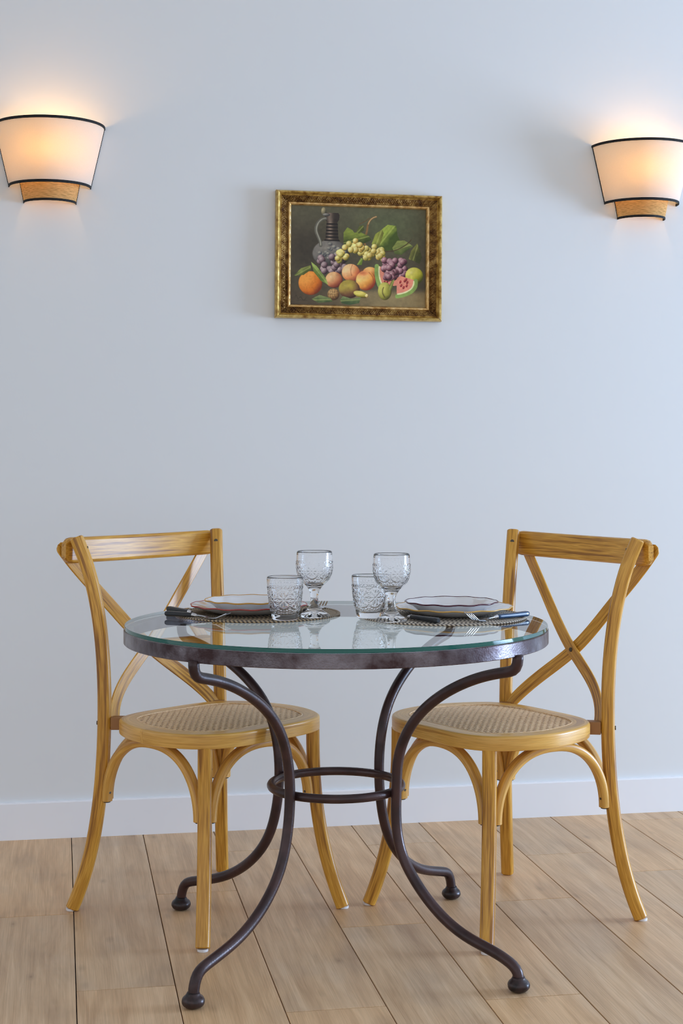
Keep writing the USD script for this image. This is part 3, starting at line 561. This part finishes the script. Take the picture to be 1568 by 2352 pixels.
# ------------------------------------------------------------------ wall lamps
def cone_shell(r0, z0, r1, z1, t, n=64, m=6):
    """Half cone against the wall (wall at y = 0, cone bulging to -y), with real thickness."""
    a = np.linspace(PI, 2*PI, n); rows = []
    for k in range(m):
        u = k/(m-1); rows.append(np.stack([(r0+(r1-r0)*u)*np.cos(a), (r0+(r1-r0)*u)*np.sin(a), np.full(n, z0+(z1-z0)*u)], -1))
    out = np.array(rows); inn = out*np.array([1-t/max(r0, r1), 1-t/max(r0, r1), 1.0]); v = np.concatenate([out.reshape(-1, 3), inn.reshape(-1, 3)])
    i, j = np.meshgrid(np.arange(m-1), np.arange(n-1), indexing='ij'); q = np.stack([i*n+j, i*n+j+1, (i+1)*n+j+1, (i+1)*n+j], -1).reshape(-1, 4)
    o = m*n; fs = [q, q[:, ::-1]+o]
    j = np.arange(n-1); fs += [np.stack([j+1, j, j+o, j+1+o], 1), np.stack([(m-1)*n+j, (m-1)*n+j+1, (m-1)*n+j+1+o, (m-1)*n+j+o], 1)]
    i = np.arange(m-1); fs += [np.stack([i*n, (i+1)*n, (i+1)*n+o, i*n+o], 1), np.stack([(i+1)*n+n-1, i*n+n-1, i*n+n-1+o, (i+1)*n+n-1+o], 1)]
    q = np.vstack(fs); return trimesh.Trimesh(v, np.vstack([q[:, [0, 1, 2]], q[:, [0, 2, 3]]]), process=False)
def arc_band(r, z, h, t):
    a = np.linspace(PI, 2*PI, 64); return T(sweep(np.stack([r*np.cos(a), r*np.sin(a), np.full(64, z)], 1), rrect(t, h, t*0.45, 2)[:, ::-1], (0, 0, 1)))
def build_lamp(label, loc):
    t = thing('wall_lamp', label, 'wall lamp', loc)
    Z0, Z1, R0, R1 = 0.0, 0.176, 0.1152, 0.1555            # outer shade
    sh = obj('outer_shade', cone_shell(R0, Z0, R1, Z1, 0.0015), 'shade_linen', t, 40, label='white half-cone linen shade')
    obj('braid', arc_band(R1+0.0004, Z1-0.002, 0.0078, 0.0034), 'black_braid', sh, 40, label='black braid on the top edge')
    obj('braid', arc_band(R0+0.0004, Z0+0.002, 0.0078, 0.0034), 'black_braid', sh, 40, label='black braid on the bottom edge')
    for s in (-1, 1): obj('braid', T(sweep([(s*R0, -0.0018, Z0), (s*R1, -0.0018, Z1)], rrect(0.0042, 0.0030, 0.001, 2), (0, 1, 0))), 'black_braid', sh, 40, label='black braid on the wall edge')
    i0, i1, z0, z1 = 0.0736, 0.0885, -0.0455, 0.035
    ins = obj('inner_shade', cone_shell(i0, z0, i1, z1, 0.0013), 'raffia', t, 40, label='natural raffia inner shade')
    obj('braid', arc_band(i0+0.0004, z0+0.0018, 0.0070, 0.0032), 'black_braid', ins, 40, label='black braid on the bottom edge')
    for s in (-1, 1): obj('braid', T(sweep([(s*i0, -0.0018, z0), (s*i1, -0.0018, z1)], rrect(0.0026, 0.0024, 0.001, 2), (0, 1, 0))), 'black_braid', ins, 40, label='black braid on the wall edge')
    obj('back_plate', box(0.06, 0.012, 0.10, (0, -0.006, 0.085), 0.002), 'white_plastic', t, False)
    hd = obj('lamp_holder', orient(disc(0.014, 0, 0.05, 24), (0, -0.064, 0.03), (0, -0.064, 0.1)), 'white_plastic', t, 40)
    obj('holder_arm', box(0.014, 0.056, 0.01, (0, -0.034, 0.035), 0.002), 'white_plastic', hd, False)
    obj('bulb', sphere(0.028, (0, -0.064, 0.108), (1, 1, 1.1), 3), 'bulb_glow', t, True, label='glowing warm bulb')
    return t
lamp_a = build_lamp('half-cone wall lamp with black-edged linen shade and raffia insert, left of the picture', (-0.0271, 0, 1.870))
lamp_b = copy_of(lamp_a, 'half-cone wall lamp with black-edged linen shade and raffia insert, right of the picture', (1.7597, 0, 1.869))

# ------------------------------------------------------------------ framed picture
FW, FH, CW, CH = 0.502, 0.377, 0.408, 0.294
pic = UsdGeom.Xform.Define(stage, '/World/framed_picture')
pic.AddTranslateOp().Set(Gf.Vec3d(0.8755, -0.002, 1.6895)); pic.AddRotateYOp().Set(0.55); pic.AddRotateXOp().Set(-0.9)
pic = tag(pic.GetPrim(), 'gilt ornate frame with a fruit still life print, hanging on the wall', 'picture')
fwx = (FW-CW)/2; fwz = (FH-CH)/2
def rail(side, w_lo, w_hi):
    """One mitred frame rail: (u along, w across from outer edge) grid with moulded relief."""
    L = FW if side in 'tb' else FH; wid = fwz if side in 'tb' else fwx; Lw = fwx if side in 'tb' else fwz
    nu, ws = 700, np.concatenate([[w_lo], np.linspace(w_lo, w_hi, max(9, int(46*(w_hi-w_lo)))), [w_hi]])
    pts = np.zeros((nu, len(ws), 3)); s = np.linspace(0, 1, nu)
    prof_w = [0, .04, .12, .20, .27, .31, .36, .60, .72, .76, .80, .88, .95, 1.0]; prof_h = [.019, .026, .031, .029, .022, .0185, .0195, .0150, .0120, .0115, .0145, .0165, .0140, .0105]
    for k, w in enumerate(ws):
        u = (-L/2 + w*Lw) + s*(L - 2*w*Lw); h = np.interp(w, prof_w, prof_h)*np.ones(nu)
        if k == 0: h = np.full(nu, 0.0 if w_lo == 0 else 0.006)
        if k == len(ws)-1: h = np.full(nu, 0.004 if w_hi == 1 else 0.006)
        if 0 < k < len(ws)-1:
            if 0.36 < w < 0.76:          # scrolling leaf ornament in the hollow
                c = (w-0.56)/0.2; per = 0.0135; p = u/per*2*PI
                orn = np.cos(p + 2.2*np.sin(c*2.2+p*0.5))*np.cos(c*PI*0.5) + 0.6*np.cos(2*p - c*7)*np.cos(c*PI*0.5) + 0.5*np.sin(3*p+c*9)
                h += 0.0014*np.clip(orn, -0.8, 1.4)
            if 0.04 <= w <= 0.25: h += 0.0008*np.sin(u/0.017 + 2*np.sin(u/0.03)) + 0.0004*np.sin(u/0.0041 + w*9)
            if 0.80 <= w <= 0.96: h += 0.0012*np.abs(np.sin(u/0.0034*0.5 + (w-.88)*8))
        cz = (1-w)*wid
        if side in 'tb':
            zz = (CH/2 + cz)*(1 if side == 't' else -1); pts[:, k] = np.stack([u, -h, np.full(nu, zz)], -1)
        else:
            xx = (CW/2 + cz)*(1 if side == 'r' else -1); pts[:, k] = np.stack([np.full(nu, xx), -h, u], -1)
    m = len(ws); i, j = np.meshgrid(np.arange(nu-1), np.arange(m-1), indexing='ij')
    q = np.stack([i*m+j, i*m+j+1, (i+1)*m+j+1, (i+1)*m+j], -1).reshape(-1, 4)
    if side in 'br': pass
    msh = trimesh.Trimesh(pts.reshape(-1, 3), np.vstack([q[:, [0, 1, 2]], q[:, [0, 2, 3]]]), process=False)
    if msh.face_normals[:, 1].mean() > 0: msh.invert()
    return msh
for sd_ in 'tblr':
    rl = obj('frame_rail', rail(sd_, 0, .34), 'gilt', pic, 40)
    obj('ornament_band', rail(sd_, .34, .785), 'gilt_antique', rl, 40, label='dark antique gilt band of carved scrolls')
    obj('inner_bead', rail(sd_, .785, 1), 'gilt_pale', rl, 40, label='pale gilt ribbed inner bead')
obj('backing_board', box(CW+0.02, 0.003, CH+0.02, (0, -0.003, 0), 0.0003), 'backing_board', pic, False)

def paint_still_life(W, H):
    """A plain fruit still life, drawn in its own picture plane (x 0..1110, y 0..825)."""
    X, Y = np.meshgrid(np.linspace(0, 1110, W), np.linspace(0, 825, H)); rng = np.random.default_rng(3)
    from meshkit import fbm
    P = np.stack([X/90, Y/90, 0*X], -1); nz = fbm(P, 4, 1) - .5; n2 = fbm(P*4, 3, 5) - .5
    img = np.zeros((H, W, 3)); img[:] = (78, 73, 60)
    img += np.clip(1 - Y/260, 0, 1)[..., None]*np.array([12, 16, 14]) + np.exp(-((X-820)/330)**2 - ((Y-170)/190)**2)[..., None]*np.array([2, 12, 2]) - np.exp(-((X-150)/170)**2-((Y-380)/220)**2)[..., None]*np.array([16, 16, 10])
    tbl = 1/(1+np.exp(-(Y-690-0.00*X)/10)); right = 1/(1+np.exp(-(X-430)/120))
    img = img*(1-tbl[..., None]) + tbl[..., None]*(np.array([74, 65, 54]) + right[..., None]*np.array([62, 58, 38]))
    def put(a, c):
        nonlocal img
        a = np.clip(a, 0, 1)[..., None]; img = img*(1-a) + a*np.asarray(c, float)
    def ball(cx, cy, rx, ry, mid, lo, hi, rot=0., soft=0.06, hl=0.35):
        c, s = math.cos(rot), math.sin(rot); a = ((X-cx)*c + (Y-cy)*s)/rx; b = (-(X-cx)*s + (Y-cy)*c)/ry; r = np.hypot(a, b)
        lam = np.clip(0.55 - 0.42*a - 0.45*b + 0.5*np.sqrt(np.clip(1-r*r, 0, 1)) - 0.25 + nz*0.35, 0, 1)[..., None]
        col = np.where(lam < .5, np.asarray(lo)*(1-2*lam) + np.asarray(mid)*2*lam, np.asarray(mid)*(2-2*lam) + np.asarray(hi)*(2*lam-1))
        put((1 - r)/soft + .5, col)
        if hl: put(hl*np.exp(-((a+.35)/.16)**2 - ((b+.38)/.15)**2), (245, 240, 225))
    def inside(pts):
        pts = np.asarray(pts, float); r = np.zeros(X.shape, bool)
        for (x0, y0), (x1, y1) in zip(pts, np.roll(pts, -1, 0)):
            c = (y0 > Y) != (y1 > Y); r ^= c & (X < (x1-x0)*(Y-y0)/((y1-y0) or 1e-9) + x0)
        return r
    def leaf(pts, c1, c2, ax):
        m = inside(pts); (x0, y0), (x1, y1) = ax; d = ((X-x0)*(y1-y0) - (Y-y0)*(x1-x0))/math.hypot(x1-x0, y1-y0)
        t = np.clip(.5 + d/70 + nz*1.4, 0, 1)[..., None]; put(m*0.95, np.asarray(c1)*(1-t) + np.asarray(c2)*t); put(m*np.exp(-(d/4)**2)*.6, (170, 180, 110))
        put(m*np.exp(-((np.abs(d) % 26 - 13)/2.2)**2)*.22, (60, 75, 30))
    def stroke(pts, w, c, a=1.0):
        p = spline(np.array(pts, float), 60); dd = np.full(X.shape, 1e9)
        for x, y in p: dd = np.minimum(dd, np.hypot(X-x, Y-y))
        put(a*np.clip((w-dd)/2.5+.5, 0, 1), c)
    # jug
    ball(330, 395, 150, 115, (74, 72, 74), (38, 35, 32), (122, 120, 120), hl=.2)
    for k in range(16):
        a = rng.uniform(0, 6.3); r = rng.uniform(.2, .85); ball(330+130*r*math.cos(a), 380+80*r*math.sin(a), 17, 14, (98, 100, 104), (52, 56, 72), (150, 150, 146), hl=0)
    for y in range(60, 290, 2):
        w = np.interp(y, [60, 75, 110, 135, 150, 270, 290], [52, 60, 58, 42, 46, 52, 66]); row = np.abs(Y-y) < 2.5; u = (X-337)/w
        band = .5+.5*math.cos((y-138)*2*PI/27) if y > 134 else .75
        sh = np.exp(-((u+.35)/.45)**2); put(row*(np.abs(u) < 1), (np.array([52, 44, 40])*(.55+.5*band))[None, None] + sh[..., None]*np.array([92, 84, 80])*band)
    stroke([(283, 105), (232, 132), (208, 200), (228, 262), (246, 330)], 13, (96, 96, 92)); stroke([(285, 103), (234, 132), (211, 200), (230, 262), (246, 325)], 4, (168, 170, 162), .8)
    ball(268, 48, 20, 34, (110, 106, 88), (60, 58, 50), (168, 160, 130)); ball(290, 75, 30, 12, (88, 88, 90), (50, 50, 54), (140, 140, 140))
    # twig and leaves
    stroke([(560, 140), (605, 118), (640, 90)], 3, (96, 74, 48)); stroke([(695, 78), (650, 105), (628, 150), (618, 210), (600, 262), (608, 310)], 8, (128, 98, 62)); stroke([(697, 76), (652, 102), (632, 140)], 3, (196, 170, 130))
    leaf([(430, 300), (432, 215), (462, 172), (500, 192), (520, 215), (560, 205), (640, 240), (660, 270), (600, 300), (520, 290), (440, 330)], (54, 66, 26), (128, 146, 62), ((440, 300), (640, 240)))
    leaf([(660, 300), (700, 222), (752, 172), (790, 140), (862, 146), (872, 225), (902, 290), (850, 345), (760, 360), (700, 370), (720, 300)], (62, 80, 28), (150, 172, 72), ((700, 340), (840, 160)))
    leaf([(660, 300), (690, 220), (745, 180), (760, 210), (720, 330), (700, 360)], (72, 70, 30), (140, 150, 66), ((690, 330), (740, 190)))
    leaf([(530, 215), (560, 160), (590, 150), (600, 190), (560, 220)], (60, 70, 30), (110, 120, 52), ((540, 215), (590, 160)))
    leaf([(830, 330), (870, 270), (930, 265), (1000, 310), (950, 350), (905, 385), (850, 380)], (66, 82, 40), (128, 140, 76), ((840, 350), (980, 300)))
    leaf([(965, 420), (985, 350), (1035, 285), (1060, 350), (1075, 400), (1055, 455), (1000, 430)], (64, 70, 34), (134, 138, 70), ((1000, 430), (1040, 300)))
    stroke([(760, 362), (850, 350), (930, 310), (985, 260)], 4, (70, 58, 34)); stroke([(985, 262), (1005, 200), (985, 172), (950, 180)], 2, (92, 84, 62), .7)
    # grapes
    for k in range(34):
        x, y = rng.uniform(230, 450), rng.uniform(400, 560); ball(x, y, 27, 27, (88, 66, 78), (40, 26, 34), (168, 150, 162), hl=.4)
    for k in range(60):
        t = rng.uniform(0, 1); x = 385+t*380 + rng.uniform(-20, 20); y = 400 - 95*math.exp(-((x-520)/75)**2) - 45*math.exp(-((x-690)/60)**2) + rng.uniform(-30, 66)
        warm = rng.uniform(0, 1); ball(x, y, 24, 25, (156+24*warm, 150-6*warm, 70), (84, 82, 26), (226, 220, 150), hl=.55)
    for k in range(36):
        x, y = rng.uniform(750, 950), rng.uniform(425, 575)
        if abs(x-850)+abs(y-500)*1.2 < 165: ball(x, y, 27, 27, (92, 50, 66), (36, 16, 26), (180, 142, 160), hl=.45)
    leaf([(540, 480), (575, 420), (590, 430), (580, 480)], (90, 120, 40), (160, 190, 80), ((545, 480), (580, 430)))
    # fruit
    ball(1012, 558, 74, 72, (150, 154, 40), (70, 78, 20), (214, 212, 110), hl=.3)
    ball(650, 545, 62, 52, (196, 128, 66), (110, 50, 28), (236, 190, 120), hl=0)
    ball(492, 545, 74, 72, (214, 142, 92), (140, 66, 52), (240, 204, 158), hl=.15); stroke([(505, 480), (492, 520), (500, 570)], 3, (150, 72, 52), .5)
    ball(356, 608, 70, 66, (168, 96, 66), (90, 34, 30), (222, 178, 132), hl=.3)
    ball(614, 606, 80, 82, (218, 150, 70), (130, 46, 30), (244, 204, 130), hl=.15); put(.6*np.exp(-((X-590)/60)**2-((Y-545)/26)**2), (176, 66, 46)); stroke([(640, 540), (676, 600), (668, 650)], 3, (120, 52, 30), .5)
    sl = inside([(700, 484), (746, 490), (770, 560), (800, 610), (905, 560), (880, 640), (800, 650), (728, 640), (706, 580)]); put(sl, (210, 136, 120)); stroke([(704, 484), (704, 560), (728, 648)], 17, (128, 158, 88)); stroke([(724, 490), (724, 560), (744, 630)], 6, (214, 218, 176))
    for x, y in ((775, 590), (790, 610), (810, 596), (770, 615)): ball(x, y, 8, 12, (120, 30, 40), (70, 14, 20), (150, 60, 60), hl=0)
    for k in range(20):
        x, y = rng.uniform(755, 890), rng.uniform(495, 590)
        if (x-815)**2/75**2 + (y-535)**2/55**2 < 1: ball(x, y, 26, 26, (98, 54, 68), (36, 16, 26), (184, 146, 162), hl=.45)
    put(inside([(900, 560), (1028, 596), (1012, 670), (950, 712), (870, 736), (868, 640)]), (216, 140, 126)); stroke([(1024, 598), (1004, 672), (940, 712), (872, 730)], 17, (132, 164, 92)); stroke([(1008, 604), (990, 660), (930, 698), (876, 712)], 6, (220, 220, 184))
    for x, y in ((935, 600), (955, 612), (905, 640), (925, 655), (950, 640), (898, 610), (945, 590)): ball(x, y, 9, 14, (140, 36, 46), (70, 14, 20), (170, 70, 70), rot=.4, hl=0)
    ball(165, 640, 96, 98, (202, 112, 34), (116, 46, 20), (232, 156, 72), hl=0); put(.25*(np.hypot((X-165)/96, (Y-640)/98) < 1)*np.clip(n2*4, 0, 1), (120, 60, 20))
    leaf([(30, 585), (90, 520), (165, 495), (170, 530), (110, 575)], (52, 66, 28), (128, 140, 76), ((40, 585), (165, 510)))
    leaf([(170, 465), (215, 500), (290, 600), (310, 650), (250, 620), (190, 545)], (74, 100, 40), (150, 176, 96), ((175, 480), (305, 645)))
    ball(480, 680, 86, 76, (110, 76, 52), (52, 30, 26), (166, 150, 70), hl=.1); ball(575, 722, 62, 26, (146, 140, 52), (80, 66, 28), (204, 196, 110), rot=.25, hl=0); ball(622, 732, 12, 15, (188, 170, 110), (120, 100, 60), (220, 210, 160), hl=0)
    put(.5*np.exp(-((X-500)/36)**2-((Y-660)/34)**2), (176, 164, 72))
    ball(770, 690, 56, 74, (138, 138, 58), (70, 66, 26), (190, 190, 100), hl=0); leaf([(800, 660), (826, 600), (850, 590), (832, 660), (810, 690)], (96, 108, 44), (160, 160, 80), ((805, 680), (845, 595))); stroke([(760, 660), (752, 700), (770, 738)], 5, (70, 58, 28), .6)
    ball(352, 728, 48, 48, (132, 100, 62), (66, 44, 26), (182, 150, 104), hl=.1); put(.4*(np.hypot(X-352, Y-728) < 46)*(np.abs(np.sin(X/7+6*nz)*np.sin(Y/8+5*n2)) < .25), (70, 46, 28))
    leaf([(175, 770), (240, 735), (330, 760), (345, 788), (230, 800)], (64, 84, 50), (132, 150, 100), ((180, 780), (340, 770)))
    leaf([(405, 770), (430, 740), (500, 760), (575, 745), (560, 795), (480, 812), (420, 800)], (66, 88, 56), (138, 158, 108), ((410, 780), (570, 765)))
    stroke([(40, 770), (55, 748), (66, 772), (84, 756), (100, 772), (130, 760)], 2, (40, 34, 28), .7); stroke([(50, 785), (90, 782), (140, 784)], 1.5, (40, 34, 28), .6)
    img = img*np.array([1.10, 1.04, 0.93]); img = np.clip(img*(1 + .16*nz[..., None] + .18*n2[..., None]), 0, 255)/255
    return np.where(img <= .04045, img/12.92, ((img+.055)/1.055)**2.4)
W_, H_ = 430, 310
tint = paint_still_life(W_, H_)
gx, gz = np.meshgrid(np.linspace(-CW/2-.002, CW/2+.002, W_), np.linspace(CH/2+.002, -CH/2-.002, H_))
v = np.stack([gx, np.full_like(gx, -0.0052), gz], -1).reshape(-1, 3)
i, j = np.meshgrid(np.arange(H_-1), np.arange(W_-1), indexing='ij'); q = np.stack([i*W_+j, (i+1)*W_+j, (i+1)*W_+j+1, i*W_+j+1], -1).reshape(-1, 4)
obj('print', trimesh.Trimesh(v, np.vstack([q[:, [0, 1, 2]], q[:, [0, 2, 3]]]), process=False), 'print', pic, True, {'tint': tint.reshape(-1, 3)}, label='still life print of grapes, peaches, pear, melon and a jug')
